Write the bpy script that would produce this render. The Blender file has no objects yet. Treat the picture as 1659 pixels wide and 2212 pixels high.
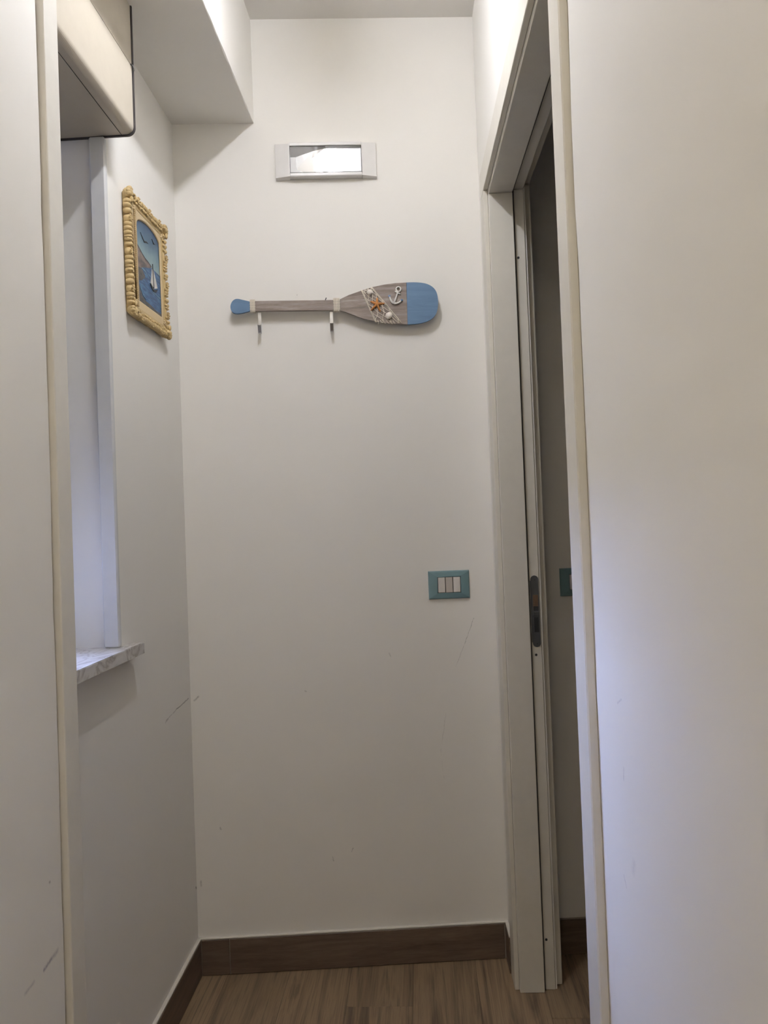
import bpy, bmesh, math, random
from mathutils import Vector, Matrix

# ------------------------------------------------------------------ camera, world, exposure
scene = bpy.context.scene
col = scene.collection
random.seed(7)

IMG_W, IMG_H, FOCAL_PX = 1659, 2212, 1686.8
cam_d = bpy.data.cameras.new('camera')
cam_d.sensor_fit = 'VERTICAL'
cam_d.sensor_height = 36.0
cam_d.lens = 36.0 * FOCAL_PX / IMG_H
cam_d.clip_start = 0.02
cam = bpy.data.objects.new('camera', cam_d)
rt = Vector((0.99825439, 0.04572818, -0.037378))
up = Vector((0.03816002, -0.01634949, 0.99913788))
fw = Vector((-0.04507765, 0.99882012, 0.01806594))
m3 = Matrix((rt, up, -fw)).transposed()
cam.matrix_world = Matrix.Translation((0, 0, 1.2517)) @ m3.to_4x4()
col.objects.link(cam)
scene.camera = cam

LAMP = (-0.205, 1.43, 2.640)         # middle of a short tube lamp that runs along the passage
LAMP_STRENGTH = 132.0
FILL_STRENGTH = 15.5
LAMP_R, LAMP_L = 0.014, 0.33
SKY = (0.42, 0.52, 1.0)
SKY_STRENGTH = 34.0

world = bpy.data.worlds.new('world')
scene.world = world
world.use_nodes = True
wn = world.node_tree.nodes
wl = world.node_tree.links
_tc = wn.new('ShaderNodeTexCoord'); _sx = wn.new('ShaderNodeSeparateXYZ'); _cr = wn.new('ShaderNodeValToRGB')
wl.new(_tc.outputs['Generated'], _sx.inputs[0]); wl.new(_sx.outputs['Z'], _cr.inputs[0])
_cr.color_ramp.elements[0].position = 0.0; _cr.color_ramp.elements[0].color = (.045, .042, .04, 1)     # ground
_cr.color_ramp.elements[1].position = 0.03; _cr.color_ramp.elements[1].color = (*SKY, 1)
wl.new(_cr.outputs[0], wn['Background'].inputs[0])
wn['Background'].inputs[1].default_value = SKY_STRENGTH

vs = scene.view_settings
scene.display_settings.display_device = 'sRGB'
vs.view_transform = 'Standard'
vs.look = 'None'
vs.exposure = 0.58
vs.gamma = 1.0
vs.use_curve_mapping = False

# ------------------------------------------------------------------ dimensions (metres)
TH = 0.0841009                      # the back wall is a little out of square
def BY(x): return 2.2665 + 0.0843 * x
def XR(y): return 0.2215 - 0.0204 * (y - 1.77)
XL, XN = -0.672, -0.582             # left wall beyond the niche, left wall near
CZ = 2.74                           # ceiling
BEAM_X, BEAM_Z = -0.437, 2.435
SILL_Z, BOX_Z = 1.006, 2.142
Y0 = -1.3                           # wall behind the camera

# ------------------------------------------------------------------ helpers
def link(name, bm, mat, parent=None, smooth=False):
    me = bpy.data.meshes.new(name)
    bmesh.ops.recalc_face_normals(bm, faces=bm.faces)
    bm.to_mesh(me); bm.free()
    if smooth:
        for p in me.polygons: p.use_smooth = True
    if mat: me.materials.append(mat)
    o = bpy.data.objects.new(name, me)
    col.objects.link(o)
    if parent: o.parent = parent
    return o

def empty(name, loc=(0, 0, 0), rz=0):
    o = bpy.data.objects.new(name, None)
    o.empty_display_size = 0.05
    o.location = loc; o.rotation_euler = (0, 0, rz)
    col.objects.link(o)
    return o

def tag(o, label=None, cat=None, group=None, kind=None):
    if label: o['label'] = label
    if cat: o['category'] = cat
    if group: o['group'] = group
    if kind: o['kind'] = kind
    return o

def box(bm, x0, x1, y0, y1, z0, z1, bev=0, f=None, seg=1):
    """axis box; f maps (x,y,z) to another point (used for the slightly skew right wall)"""
    vs_ = []
    for z in (z0, z1):
        for x, y in ((x0, y0), (x1, y0), (x1, y1), (x0, y1)):
            p = (x, y, z)
            vs_.append(bm.verts.new(f(*p) if f else p))
    q = [(0, 3, 2, 1), (4, 5, 6, 7), (0, 1, 5, 4), (1, 2, 6, 5), (2, 3, 7, 6), (3, 0, 4, 7)]
    fs = [bm.faces.new([vs_[i] for i in k]) for k in q]
    if bev:
        es = list({e for fc in fs for e in fc.edges})
        bmesh.ops.bevel(bm, geom=es, offset=bev, segments=seg, affect='EDGES', profile=0.5)
    return fs

def boxobj(name, mat, b, bev=0, parent=None, f=None, seg=1):
    bm = bmesh.new(); box(bm, *b, bev=bev, f=f, seg=seg)
    return link(name, bm, mat, parent)

def rw(u, y, z): return (XR(y) + u, y, z)          # right wall local: u = depth into the wall
def bwm(x, s, z): return (x, BY(x) + s, z)         # back wall local: s = distance behind its face

def prism(bm, pts, y0, y1, bev=0, axis='y', seg=1):
    """polygon pts (a,b) extruded; axis y -> (a, y, b); axis x -> (x, a, b)"""
    mk = (lambda a, b, t: (a, t, b)) if axis == 'y' else (lambda a, b, t: (t, a, b))
    A = [bm.verts.new(mk(a, b, y0)) for a, b in pts]
    B = [bm.verts.new(mk(a, b, y1)) for a, b in pts]
    n = len(pts)
    f0 = bm.faces.new(A); f1 = bm.faces.new(B[::-1])
    for i in range(n): bm.faces.new((A[i], B[i], B[(i + 1) % n], A[(i + 1) % n]))
    if bev:
        bmesh.ops.bevel(bm, geom=list(f0.edges), offset=bev, segments=seg, affect='EDGES', profile=0.5)

def loft(bm, loops, cap0=True, cap1=True):
    R = [[bm.verts.new(p) for p in lp] for lp in loops]
    n = len(R[0])
    for a, b in zip(R, R[1:]):
        for i in range(n): bm.faces.new((a[i], a[(i + 1) % n], b[(i + 1) % n], b[i]))
    if cap0: bm.faces.new(R[0][::-1])
    if cap1: bm.faces.new(R[-1])

def tube(bm, pts, r, n=8, r1=None):
    pts = [Vector(p) for p in pts]
    loops = []
    for i, p in enumerate(pts):
        d = (pts[min(i + 1, len(pts) - 1)] - pts[max(i - 1, 0)]).normalized()
        a = d.orthogonal().normalized() if i == 0 else (A - d * A.dot(d)).normalized()
        A = a
        b = d.cross(a)
        rr = r if r1 is None else r + (r1 - r) * i / (len(pts) - 1)
        loops.append([p + a * math.cos(t) * rr + b * math.sin(t) * rr for t in [2 * math.pi * k / n for k in range(n)]])
    loft(bm, loops)

def blob(bm, c, r, sub=2, rot=None):
    M = Matrix.Translation(c)
    if rot is not None: M = M @ rot
    M = M @ Matrix.Diagonal((r[0], r[1], r[2], 1))
    bmesh.ops.create_icosphere(bm, subdivisions=sub, radius=1, matrix=M)

def smooth_closed(pts, it=2):
    for _ in range(it):
        q = []
        for i in range(len(pts)):
            a, b = pts[i], pts[(i + 1) % len(pts)]
            q += [(a[0] * .75 + b[0] * .25, a[1] * .75 + b[1] * .25), (a[0] * .25 + b[0] * .75, a[1] * .25 + b[1] * .75)]
        pts = q
    return pts

# ------------------------------------------------------------------ materials
class NT:
    def __init__(s, name):
        s.m = bpy.data.materials.new(name); s.m.use_nodes = True
        s.t = s.m.node_tree; s.n = s.t.nodes; s.l = s.t.links
        s.p = s.n['Principled BSDF']
    def node(s, typ, **kw):
        n = s.n.new(typ)
        for k, v in kw.items(): setattr(n, k, v)
        return n
    def set(s, sock, v):
        if hasattr(v, 'is_linked') or hasattr(v, 'links'): s.l.new(v, sock)
        else: sock.default_value = v
    def math(s, op, a, b=None, c=None, clamp=False):
        n = s.node('ShaderNodeMath', operation=op, use_clamp=clamp)
        s.set(n.inputs[0], a)
        if b is not None: s.set(n.inputs[1], b)
        if c is not None: s.set(n.inputs[2], c)
        return n.outputs[0]
    def vec(s, op, a, b=None, scale=None):
        n = s.node('ShaderNodeVectorMath', operation=op)
        s.set(n.inputs[0], a)
        if b is not None: s.set(n.inputs[1], b)
        if scale is not None: s.set(n.inputs['Scale'], scale)
        return n.outputs['Value'] if op in ('DOT_PRODUCT', 'LENGTH') else n.outputs[0]
    def noise(s, scale, detail=3, vector=None, rough=.5):
        n = s.node('ShaderNodeTexNoise')
        n.inputs['Scale'].default_value = scale; n.inputs['Detail'].default_value = detail
        n.inputs['Roughness'].default_value = rough
        if vector is not None: s.l.new(vector, n.inputs['Vector'])
        return n.outputs['Fac']
    def ramp(s, fac, stops):
        n = s.node('ShaderNodeValToRGB')
        s.l.new(fac, n.inputs[0])
        e = n.color_ramp.elements
        while len(e) < len(stops): e.new(0.5)
        for el, (p, c) in zip(e, stops): el.position = p; el.color = (*c, 1)
        return n.outputs[0]
    def mix(s, fac, a, b):
        n = s.node('ShaderNodeMix', data_type='RGBA')
        s.set(n.inputs[0], fac)
        s.set(n.inputs[6], a if not isinstance(a, tuple) else (*a, 1))
        s.set(n.inputs[7], b if not isinstance(b, tuple) else (*b, 1))
        return n.outputs[2]
    def bump(s, h, strength, dist=.001):
        n = s.node('ShaderNodeBump')
        n.inputs['Strength'].default_value = strength; n.inputs['Distance'].default_value = dist
        s.l.new(h, n.inputs['Height']); s.l.new(n.outputs[0], s.p.inputs['Normal'])
    def pos(s):
        return s.node('ShaderNodeNewGeometry').outputs['Position']

def simple(name, c, rough=.5, metal=0, bump=0, bscale=300, spec=None):
    t = NT(name)
    t.p.inputs['Roughness'].default_value = rough
    t.p.inputs['Metallic'].default_value = metal
    if spec is not None: t.p.inputs['Specular IOR Level'].default_value = spec
    v = t.noise(40, 2, t.pos())
    t.l.new(t.mix(v, tuple(x * .96 for x in c), tuple(min(1, x * 1.04) for x in c)), t.p.inputs['Base Color'])
    if bump: t.bump(t.noise(bscale, 3, t.pos()), bump)
    return t.m

def paint(name, c, marks=(), rough=.62):
    """matt wall paint over roughly troweled plaster, with its scuffs (segments in metres)"""
    t = NT(name); P = t.pos()
    t.p.inputs['Roughness'].default_value = rough
    t.p.inputs['Specular IOR Level'].default_value = .25
    big = t.noise(2.2, 3, P)
    base = t.mix(big, tuple(x * .975 for x in c), tuple(x * 1.02 for x in c))
    if marks:
        wob = t.node('ShaderNodeTexNoise'); wob.inputs['Scale'].default_value = 55
        t.l.new(P, wob.inputs['Vector'])
        off = t.vec('SCALE', t.vec('SUBTRACT', wob.outputs['Color'], (.5, .5, .5)), scale=.006)
        PW = t.vec('ADD', P, off)
        grit = t.noise(260, 2, P)
        for A, B, w, st, mc in marks:
            A = Vector(A); B = Vector(B); ba = B - A
            pa = t.vec('SUBTRACT', PW, tuple(A))
            h = t.math('DIVIDE', t.vec('DOT_PRODUCT', pa, tuple(ba)), max(ba.dot(ba), 1e-9), clamp=True)
            d = t.vec('LENGTH', t.vec('SUBTRACT', pa, t.vec('SCALE', tuple(ba), scale=h)))
            k = t.math('SUBTRACT', 1.0, t.math('DIVIDE', d, w), clamp=True)
            k = t.math('MULTIPLY', k, t.math('MULTIPLY', grit, st * 2), clamp=True)
            base = t.mix(k, base, mc)
    t.l.new(base, t.p.inputs['Base Color'])
    hgt = t.math('ADD', t.math('MULTIPLY', t.noise(9, 2, P), 3.0), t.math('MULTIPLY', t.noise(160, 4, P, .6), .12))
    t.bump(hgt, .5, .0016)
    return t.m

def wood(name, stops, along='y', scale=1.0, rough=.5, bump=.15, vary=.25):
    t = NT(name)
    oi = t.node('ShaderNodeObjectInfo')
    P = t.pos()
    sh = t.node('ShaderNodeCombineXYZ')
    r = t.math('MULTIPLY', oi.outputs['Random'], 37.0)
    for i in range(3): t.l.new(r, sh.inputs[i])
    mp = t.node('ShaderNodeMapping')
    s = {'x': (1.6, 30, 30), 'y': (30, 1.6, 30), 'z': (30, 30, 1.6)}[along]
    mp.inputs['Scale'].default_value = tuple(k * scale for k in s)
    t.l.new(t.vec('ADD', P, sh.outputs[0]), mp.inputs['Vector'])
    n1 = t.node('ShaderNodeTexNoise'); n1.inputs['Scale'].default_value = 1
    n1.inputs['Detail'].default_value = 6; n1.inputs['Roughness'].default_value = .62
    n1.inputs['Distortion'].default_value = 1.1
    t.l.new(mp.outputs[0], n1.inputs['Vector'])
    mp2 = t.node('ShaderNodeMapping')
    s = {'x': (8, 330, 330), 'y': (330, 8, 330), 'z': (330, 330, 8)}[along]
    mp2.inputs['Scale'].default_value = tuple(k * scale for k in s)
    t.l.new(P, mp2.inputs['Vector'])
    fine = t.noise(1, 3, mp2.outputs[0])
    f = t.math('ADD', t.math('MULTIPLY', n1.outputs['Fac'], .78), t.math('MULTIPLY', fine, .22))
    c = t.ramp(f, stops)
    hs = t.node('ShaderNodeHueSaturation')
    t.l.new(c, hs.inputs['Color'])
    t.l.new(t.math('ADD', 1 - vary / 2, t.math('MULTIPLY', oi.outputs['Random'], vary)), hs.inputs['Value'])
    t.l.new(hs.outputs[0], t.p.inputs['Base Color'])
    t.p.inputs['Roughness'].default_value = rough
    t.bump(fine, bump, .0006)
    return t.m

WALL = (.86, .836, .780)
G = (.16, .14, .12)
m_wall_back = paint('wall_paint_back', WALL, [
    ((.146, 2.279, .976), (.118, 2.276, .905), .0013, .55, G), ((.118, 2.276, .905), (.089, 2.274, .838), .0012, .35, G),
    ((.058, 2.271, .719), (.036, 2.27, .60), .0012, .3, G), ((.036, 2.27, .60), (.042, 2.27, .52), .001, .2, G),
    ((-.286, 2.242, .312), (-.283, 2.242, .300), .0025, .6, G), ((-.230, 2.247, .322), (-.226, 2.247, .333), .002, .5, G),
    ((-.103, 2.258, .886), (-.098, 2.258, .875), .002, .35, G), ((-.346, 2.237, .788), (-.344, 2.237, .787), .003, .4, G),
    ((-.662, 2.211, .775), (-.650, 2.212, .785), .004, .5, G), ((-.60, 2.216, .41), (-.598, 2.216, .405), .003, .4, G),
    ((-.33, 2.239, 1.93), (-.33, 2.239, 1.932), .002, .5, G), ((-.66, 2.21, .262), (-.659, 2.21, .25), .004, .4, G)])
m_wall_left = paint('wall_paint_left', WALL, [
    ((-.672, 1.995, .772), (-.672, 2.08, .780), .002, .5, G), ((-.672, 2.08, .780), (-.672, 2.19, .785), .0025, .8, G),
    ((-.672, 2.20, .25), (-.672, 2.207, .245), .004, .7, G), ((-.672, 1.99, .768), (-.672, 2.01, .772), .004, .35, G)])
SM = (.30, .28, .33)
m_wall_near = paint('wall_paint_near', WALL, [
    ((-.582, 1.146, .613), (-.582, 1.190, .617), .0055, .45, SM), ((-.582, 1.144, .612), (-.582, 1.17, .615), .003, .5, SM),
    ((-.582, 1.090, .610), (-.582, 1.115, .612), .004, .35, SM), ((-.582, 1.02, 1.17), (-.582, 1.023, 1.17), .003, .5, G),
    ((-.582, 1.17, .73), (-.582, 1.171, .73), .003, .6, G)])
m_wall_right = paint('wall_paint_right', WALL, [
    ((.238, .993, .806), (.238, .984, .795), .0016, .6, SM), ((.238, .975, .93), (.238, .972, .945), .003, .35, SM),
    ((.238, .99, 1.02), (.238, .97, 1.03), .002, .3, SM), ((.239, .95, .83), (.239, .945, .84), .010, .15, SM),
    ((.238, 1.06, .86), (.238, 1.05, .852), .0015, .5, SM), ((.238, 1.04, 1.418), (.238, 1.08, 1.424), .0012, .35, G)])
m_ceiling = paint('ceiling_paint', (.76, .73, .68))
m_cream = simple('cream_lacquer', (.70, .665, .58), .38, bump=.02)
m_cream_l = simple('cream_trim_paint', (.74, .71, .64), .42)
m_groove = simple('dark_seal', (.05, .045, .04), .8)
m_white_trim = simple('white_trim', (.66, .66, .645), .4)
m_box = simple('cream_shutter_box_paint', (.54, .485, .39), .42)
m_boxend = simple('dark_rubber_edge', (.045, .04, .04), .6)
m_grout = simple('pale_grout', (.30, .26, .22), .85, bump=.2)
m_joint = simple('brown_floor_joint', (.15, .105, .07), .85)
m_caulk = simple('pale_caulk', (.72, .68, .60), .7, bump=.2)
m_floor = wood('wood_look_floor', [(.26, (.062, .038, .022)), (.40, (.125, .080, .048)), (.48, (.215, .145, .084)), (.55, (.29, .20, .115)), (.63, (.15, .10, .060)), (.76, (.26, .18, .10))], 'y', .62, .45, .25, .16)
m_skirt = wood('dark_wood_look_skirting', [(.3, (.070, .048, .034)), (.5, (.125, .085, .058)), (.7, (.17, .12, .083))], 'x', 1.1, .45, .15, .15)
m_skirt_y = wood('dark_wood_look_skirting_side', [(.3, (.070, .048, .034)), (.5, (.125, .085, .058)), (.7, (.17, .12, .083))], 'y', 1.1, .45, .15, .15)
m_paddle = wood('greywashed_wood', [(.3, (.15, .12, .10)), (.45, (.24, .195, .165)), (.56, (.31, .26, .225)), (.7, (.42, .37, .33))], 'x', 2.2, .7, .4, .05)
m_blue = wood('blue_painted_wood', [(.3, (.098, .175, .285)), (.5, (.115, .205, .33)), (.7, (.14, .24, .37))], 'x', 2.0, .6, .2, .0)
m_rope = simple('cream_rope', (.76, .69, .58), .9, bump=.5)
m_steel = simple('brushed_steel', (.46, .47, .48), .36, 1.0)
m_shell = simple('shell', (.84, .77, .69), .55, bump=.4, bscale=500)
m_star = simple('orange_starfish', (.52, .22, .06), .7, bump=.8, bscale=700)
m_anchor = simple('white_enamel', (.80, .78, .73), .4)
m_anchor_b = simple('blue_enamel', (.16, .27, .48), .4)
m_teal = simple('blue_grey_switch_plate', (.175, .285, .305), .28)
m_switch = simple('white_switch_plastic', (.74, .70, .65), .35)
m_switch2 = simple('dim_switch_plastic', (.52, .48, .44), .4)
m_black = simple('black_gap', (.02, .02, .02), .7)
m_lampbody = simple('white_lamp_plastic', (.74, .72, .69), .32)
m_gold = simple('pale_gold_frame', (.58, .43, .205), .5, 0, bump=.3, bscale=400)
m_gold2 = simple('pale_cream_gold', (.64, .50, .29), .5, 0, bump=.15)
m_dmetal = simple('grey_strike_metal', (.125, .13, .135), .45, .8)
m_rust = simple('raw_brown_wood', (.15, .09, .05), .8, bump=1, bscale=250)
m_reflect = simple('polished_reflector', (.78, .78, .78), .20, .7)

def marble():
    t = NT('grey_marble'); P = t.pos()
    w = t.node('ShaderNodeTexNoise'); w.inputs['Scale'].default_value = 9; w.inputs['Detail'].default_value = 6
    w.inputs['Distortion'].default_value = 1.6
    mp = t.node('ShaderNodeMapping'); mp.inputs['Scale'].default_value = (2.2, 1, 1); mp.inputs['Rotation'].default_value = (0, 0, .5)
    t.l.new(P, mp.inputs[0]); t.l.new(mp.outputs[0], w.inputs['Vector'])
    f = t.math('ABSOLUTE', t.math('SUBTRACT', w.outputs['Fac'], .5))
    c = t.ramp(f, [(0.0, (.33, .30, .27)), (.02, (.46, .43, .40)), (.07, (.58, .56, .53)), (.3, (.64, .62, .60))])
    t.l.new(c, t.p.inputs['Base Color']); t.p.inputs['Roughness'].default_value = .3
    return t.m
m_marble = marble()

def glass(name, tint=(1, 1, 1)):
    t = NT(name)
    tr = t.node('ShaderNodeBsdfTransparent'); tr.inputs[0].default_value = (*tint, 1)
    gl = t.node('ShaderNodeBsdfGlossy'); gl.inputs['Roughness'].default_value = .03
    fr = t.node('ShaderNodeFresnel'); fr.inputs['IOR'].default_value = 1.45
    mx = t.node('ShaderNodeMixShader')
    t.l.new(fr.outputs[0], mx.inputs[0]); t.l.new(tr.outputs[0], mx.inputs[1]); t.l.new(gl.outputs[0], mx.inputs[2])
    t.l.new(mx.outputs[0], t.n['Material Output'].inputs['Surface'])
    return t.m
m_glass = glass('clear_glass', (.95, .97, .97))
m_cover = glass('clear_plastic_cover')

def bulb_mat():
    t = NT('lit_bulb')
    t.p.inputs['Base Color'].default_value = (1, 1, 1, 1)
    t.p.inputs['Emission Color'].default_value = (.97, .985, 1.08, 1)
    t.p.inputs['Emission Strength'].default_value = LAMP_STRENGTH
    return t.m
m_bulb = bulb_mat()

# ------------------------------------------------------------------ room shell
def struct(o, label=None): tag(o, label, None, None, 'structure'); return o

bm = bmesh.new(); box(bm, -1.0, 2.5, 0, .15, 0, CZ, f=bwm)
struct(link('wall_back', bm, m_wall_back))

bm = bmesh.new()
box(bm, -1.0, XL, 1.262, BY(XL) , 0, SILL_Z - .025)
box(bm, -1.0, XL, 1.705, BY(XL) , SILL_Z - .025, BEAM_Z)
box(bm, -1.0, XL, 1.262, 1.705, BEAM_Z, CZ)
struct(link('wall_left', bm, m_wall_left))

# near left wall: core, and a plaster skin that stops raggedly short of the trim
bm = bmesh.new()
box(bm, -1.0, XN - .008, Y0, 1.2625, 0, CZ)
N = 60
rr = random.Random(3)
prev = None
wav = 0
for i in range(N + 1):
    z = CZ * i / N
    wav = .82 * wav + rr.uniform(-.0022, .0022)
    ye = 1.2125 + max(-.006, min(.0022, wav))
    if 0.35 < z < .95 or z > 1.5: ye -= .001
    a = [bm.verts.new((XN, Y0, z)), bm.verts.new((XN, ye - .003, z)), bm.verts.new((XN - .002, ye, z)), bm.verts.new((XN - .009, ye, z))]
    if prev:
        for k in range(3): bm.faces.new((prev[k], prev[k + 1], a[k + 1], a[k]))
    prev = a
struct(link('wall_left_front', bm, m_wall_near))

# right wall: opening for door_1 between Y 1.20 and 2.107, 2.14 high, 11 cm thick
DY0, DY1, DZ = 1.195, 2.112, 2.145
bm = bmesh.new()
box(bm, .004, .105, Y0, DY0, 0, CZ, f=rw)
box(bm, 0, .105, DY0, DY1 + .012, DZ + .02, CZ, f=rw)
box(bm, 0, .105, DY1 + .012, 2.2835, 0, CZ, f=rw)
prev = None; wav = 0
rr = random.Random(11)
for i in range(N + 1):
    z = CZ * i / N
    wav = .86 * wav + rr.uniform(-.004, .004)
    low = max(0, min(1, (1.0 - z) / .25))
    ye = 1.104 + max(-.008, min(.006, wav)) - .030 * low
    a = [bm.verts.new(rw(0, Y0, z)), bm.verts.new(rw(0, ye - .012, z)), bm.verts.new(rw(.0008, ye - .004, z)), bm.verts.new(rw(.005, ye, z))]
    if prev:
        for k in range(3): bm.faces.new((prev[k], prev[k + 1], a[k + 1], a[k]))
    prev = a
bm.faces.new([bm.verts.new(rw(0, y, CZ)) for y in (1.09, 1.2)] + [bm.verts.new(rw(0, y, 2.3)) for y in (1.2, 1.09)])
struct(link('wall_right', bm, m_wall_right))

struct(boxobj('wall_front', m_wall_near, (-1.0, .5, Y0 - .1, Y0, 0, CZ)))
struct(boxobj('wall_side_room_right', m_wall_near, (2.4, 2.5, Y0 - .1, BY(2.4), 0, CZ)))
struct(boxobj('wall_side_room_front', m_wall_near, (.5, 2.4, Y0 - .1, Y0, 0, CZ)))

bm = bmesh.new(); box(bm, -1.0, 2.5, Y0 - .1, 2.65, CZ, CZ + .1)
struct(link('ceiling', bm, m_ceiling))

# unseen blocker wall added outside the window to hide the sky on that side
struct(boxobj('wall_sky_blocker', simple('sky_blocker_brown', (.20, .17, .14), .9), (-5.0, -1.04, 1.0, 1.2, -3, 6)))

# plastered beam along the left wall, its arris chipped
bm = bmesh.new()
prev = None
rr = random.Random(5)
y_end = BY(BEAM_X)
NB = 150
for i in range(NB + 1):
    y = Y0 + (y_end - Y0) * i / NB
    j = rr.uniform(-1, 1)
    c = .0012 + abs(j) * .0028 * (1 if rr.random() < .45 else .3)
    if i == NB: c = .0005
    a = [bm.verts.new(p) for p in ((XL - .1, y, BEAM_Z), (BEAM_X - .012, y, BEAM_Z), (BEAM_X - c, y, BEAM_Z + rr.uniform(-.0003, .0006)),
         (BEAM_X, y, BEAM_Z + c), (BEAM_X, y, BEAM_Z + .012), (BEAM_X, y, CZ), (XL - .1, y, CZ))]
    if prev:
        for k in range(6): bm.faces.new((prev[k], prev[k + 1], a[k + 1], a[k]))
    else: bm.faces.new(a)
    prev = a
struct(link('trim_1', bm, m_wall_left), 'plastered beam under the ceiling along the left wall')

# ------------------------------------------------------------------ floor of wood-look planks
fl = struct(boxobj('floor', m_joint, (-1.0, 2.5, Y0 - .1, 2.55, -.06, -.0012)))
seams = [-.765 + .175 * k for k in range(19)]
ends0 = {3: 2.056, 2: 1.62, 4: 1.72, 5: 1.30, 6: 2.0, 1: 1.9, 0: 1.4}
for k in range(18):
    y = ends0.get(k, 1.3 + .37 * (k % 3)) + 1.2
    while y > Y0:
        a, b = max(y - 1.2, Y0), min(y, 2.50)
        if b - a > .03:
            bm = bmesh.new(); box(bm, seams[k] + .0006, seams[k + 1] - .0006, a + .0006, b - .0006, -.009, 0, bev=.0006)
            link('plank', bm, m_floor, fl)
        y -= 1.2

# ------------------------------------------------------------------ skirting
bb = struct(boxobj('baseboard_back', m_grout, (XL + .002, XR(2.28) - .001, -.0075, 0, 0, .1005), f=bwm))
def skirt(name, parent, mat, b, f=None):
    return boxobj(name, mat, b, bev=.0012, parent=parent, f=f)
skirt('skirting_tile', bb, m_skirt, (XL + .0115, -.5835, -.011, -.0005, .0015, .100), bwm)
skirt('skirting_tile', bb, m_skirt, (-.5815, XR(2.28) - .0135, -.011, -.0005, .0015, .100), bwm)
boxobj('caulk', m_caulk, (XL + .001, XR(2.28) - .001, -.0098, 0, .1002, .1055), bev=.0015, parent=bb, f=bwm)
bl = struct(boxobj('baseboard_left', m_grout, (XL, XL + .0075, 1.264, BY(XL) - .012, 0, .1005)))
skirt('skirting_tile', bl, m_skirt_y, (XL + .0005, XL + .011, 1.60, BY(XL) - .0115, .0015, .100))
skirt('skirting_tile', bl, m_skirt_y, (XL + .0005, XL + .011, 1.264, 1.598, .0015, .100))
boxobj('caulk', m_caulk, (XL, XL + .0098, 1.264, BY(XL) - .003, .1002, .1055), bev=.0015, parent=bl)
br = struct(boxobj('baseboard_right', m_grout, (-.0075, 0, 2.192, 2.270, 0, .1005), f=rw))
skirt('skirting_tile', br, m_skirt_y, (-.011, -.0005, 2.193, 2.2695, .0015, .100), rw)
boxobj('caulk', m_caulk, (-.0098, 0, 2.193, 2.272, .1002, .1055), bev=.0015, parent=br, f=rw)
b4 = struct(boxobj('baseboard_side_room', m_grout, (.345, 2.398, -.0075, 0, 0, .1005), f=bwm))
skirt('skirting_tile', b4, m_skirt, (.346, .92, -.011, -.0005, .0015, .100), bwm)
skirt('skirting_tile', b4, m_skirt, (.922, 2.12, -.011, -.0005, .0015, .100), bwm)
b5 = struct(boxobj('baseboard_right_front', m_grout, (-.0075, 0, Y0, 1.05, 0, .1005), f=rw))
skirt('skirting_tile', b5, m_skirt_y, (-.011, -.0005, Y0, -.02, .0015, .100), rw)
skirt('skirting_tile', b5, m_skirt_y, (-.011, -.0005, -.018, 1.05, .0015, .100), rw)
b6 = struct(boxobj('baseboard_left_front', m_grout, (XN, XN + .0075, Y0, 1.19, 0, .1005)))
skirt('skirting_tile', b6, m_skirt_y, (XN + .0005, XN + .011, Y0, .1, .0015, .100))
skirt('skirting_tile', b6, m_skirt_y, (XN + .0005, XN + .011, .102, 1.19, .0015, .100))

# ------------------------------------------------------------------ trim at the end of the near left wall
bm = bmesh.new(); box(bm, -.600, -.572, 1.2155, 1.265, 0, CZ, bev=.0025, seg=2)
struct(link('trim_2', bm, m_cream_l), 'cream vertical trim strip at the near corner of the left wall')

# ------------------------------------------------------------------ door frame in the right wall
door = empty('door_1', (XR(1.66), 1.66, 0)); struct(door, 'cream lacquered door frame in the right wall')
def dpart(name, mat, b, bev=.0012, f=rw, par=None):
    def g(x, y, z):
        p = f(x, y, z); return (p[0] - door.location[0], p[1] - door.location[1], p[2])
    o = boxobj(name, mat, b, bev=bev, parent=par or door, f=g)
    return o
# far side
dpart('casing', m_cream, (-.0075, .0045, 2.121, 2.191, 0, 2.154))
# near side
dpart('casing', m_cream, (-.0100, .0045, 1.112, 1.181, 0, 2.154), bev=.002)
# head
dpart('casing', m_cream, (-.0080, .0045, 1.112, 2.191, 2.1545, 2.2245))
# lining boards
dpart('jamb', m_cream, (.0047, .0695, 2.107, 2.124, 0, 2.140))
dpart('jamb', m_cream, (.0047, .0695, 1.170, 1.195, 0, 2.140))
dpart('head_jamb', m_cream, (.0047, .0695, 1.170, 2.124, 2.1402, 2.162))
# dark seals beside the rebate
dpart('door_seal', m_groove, (.0696, .0735, 2.1175, 2.124, 0, 2.148), bev=0)
dpart('door_seal', m_groove, (.0696, .0735, 1.18, 2.1174, 2.148, 2.16), bev=0)
dpart('rebate_strip', m_cream, (.0736, .1010, 2.120, 2.135, .0, 2.153), bev=.0018)
dpart('rebate_strip', m_cream, (.0736, .1010, 1.180, 2.135, 2.1532, 2.175), bev=.0018)
dpart('rebate_strip', m_cream, (.0736, .1010, 1.160, 1.181, 0, 2.153), bev=.0018)
# casing on the room side
dpart('casing', m_cream, (.1012, .1230, 2.143, 2.215, 0, 2.176), bev=.002)
dpart('casing', m_cream, (.1012, .1230, 1.090, 1.158, 0, 2.176), bev=.002)
dpart('casing', m_cream, (.1012, .1230, 1.090, 2.215, 2.1762, 2.246), bev=.002)
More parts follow.
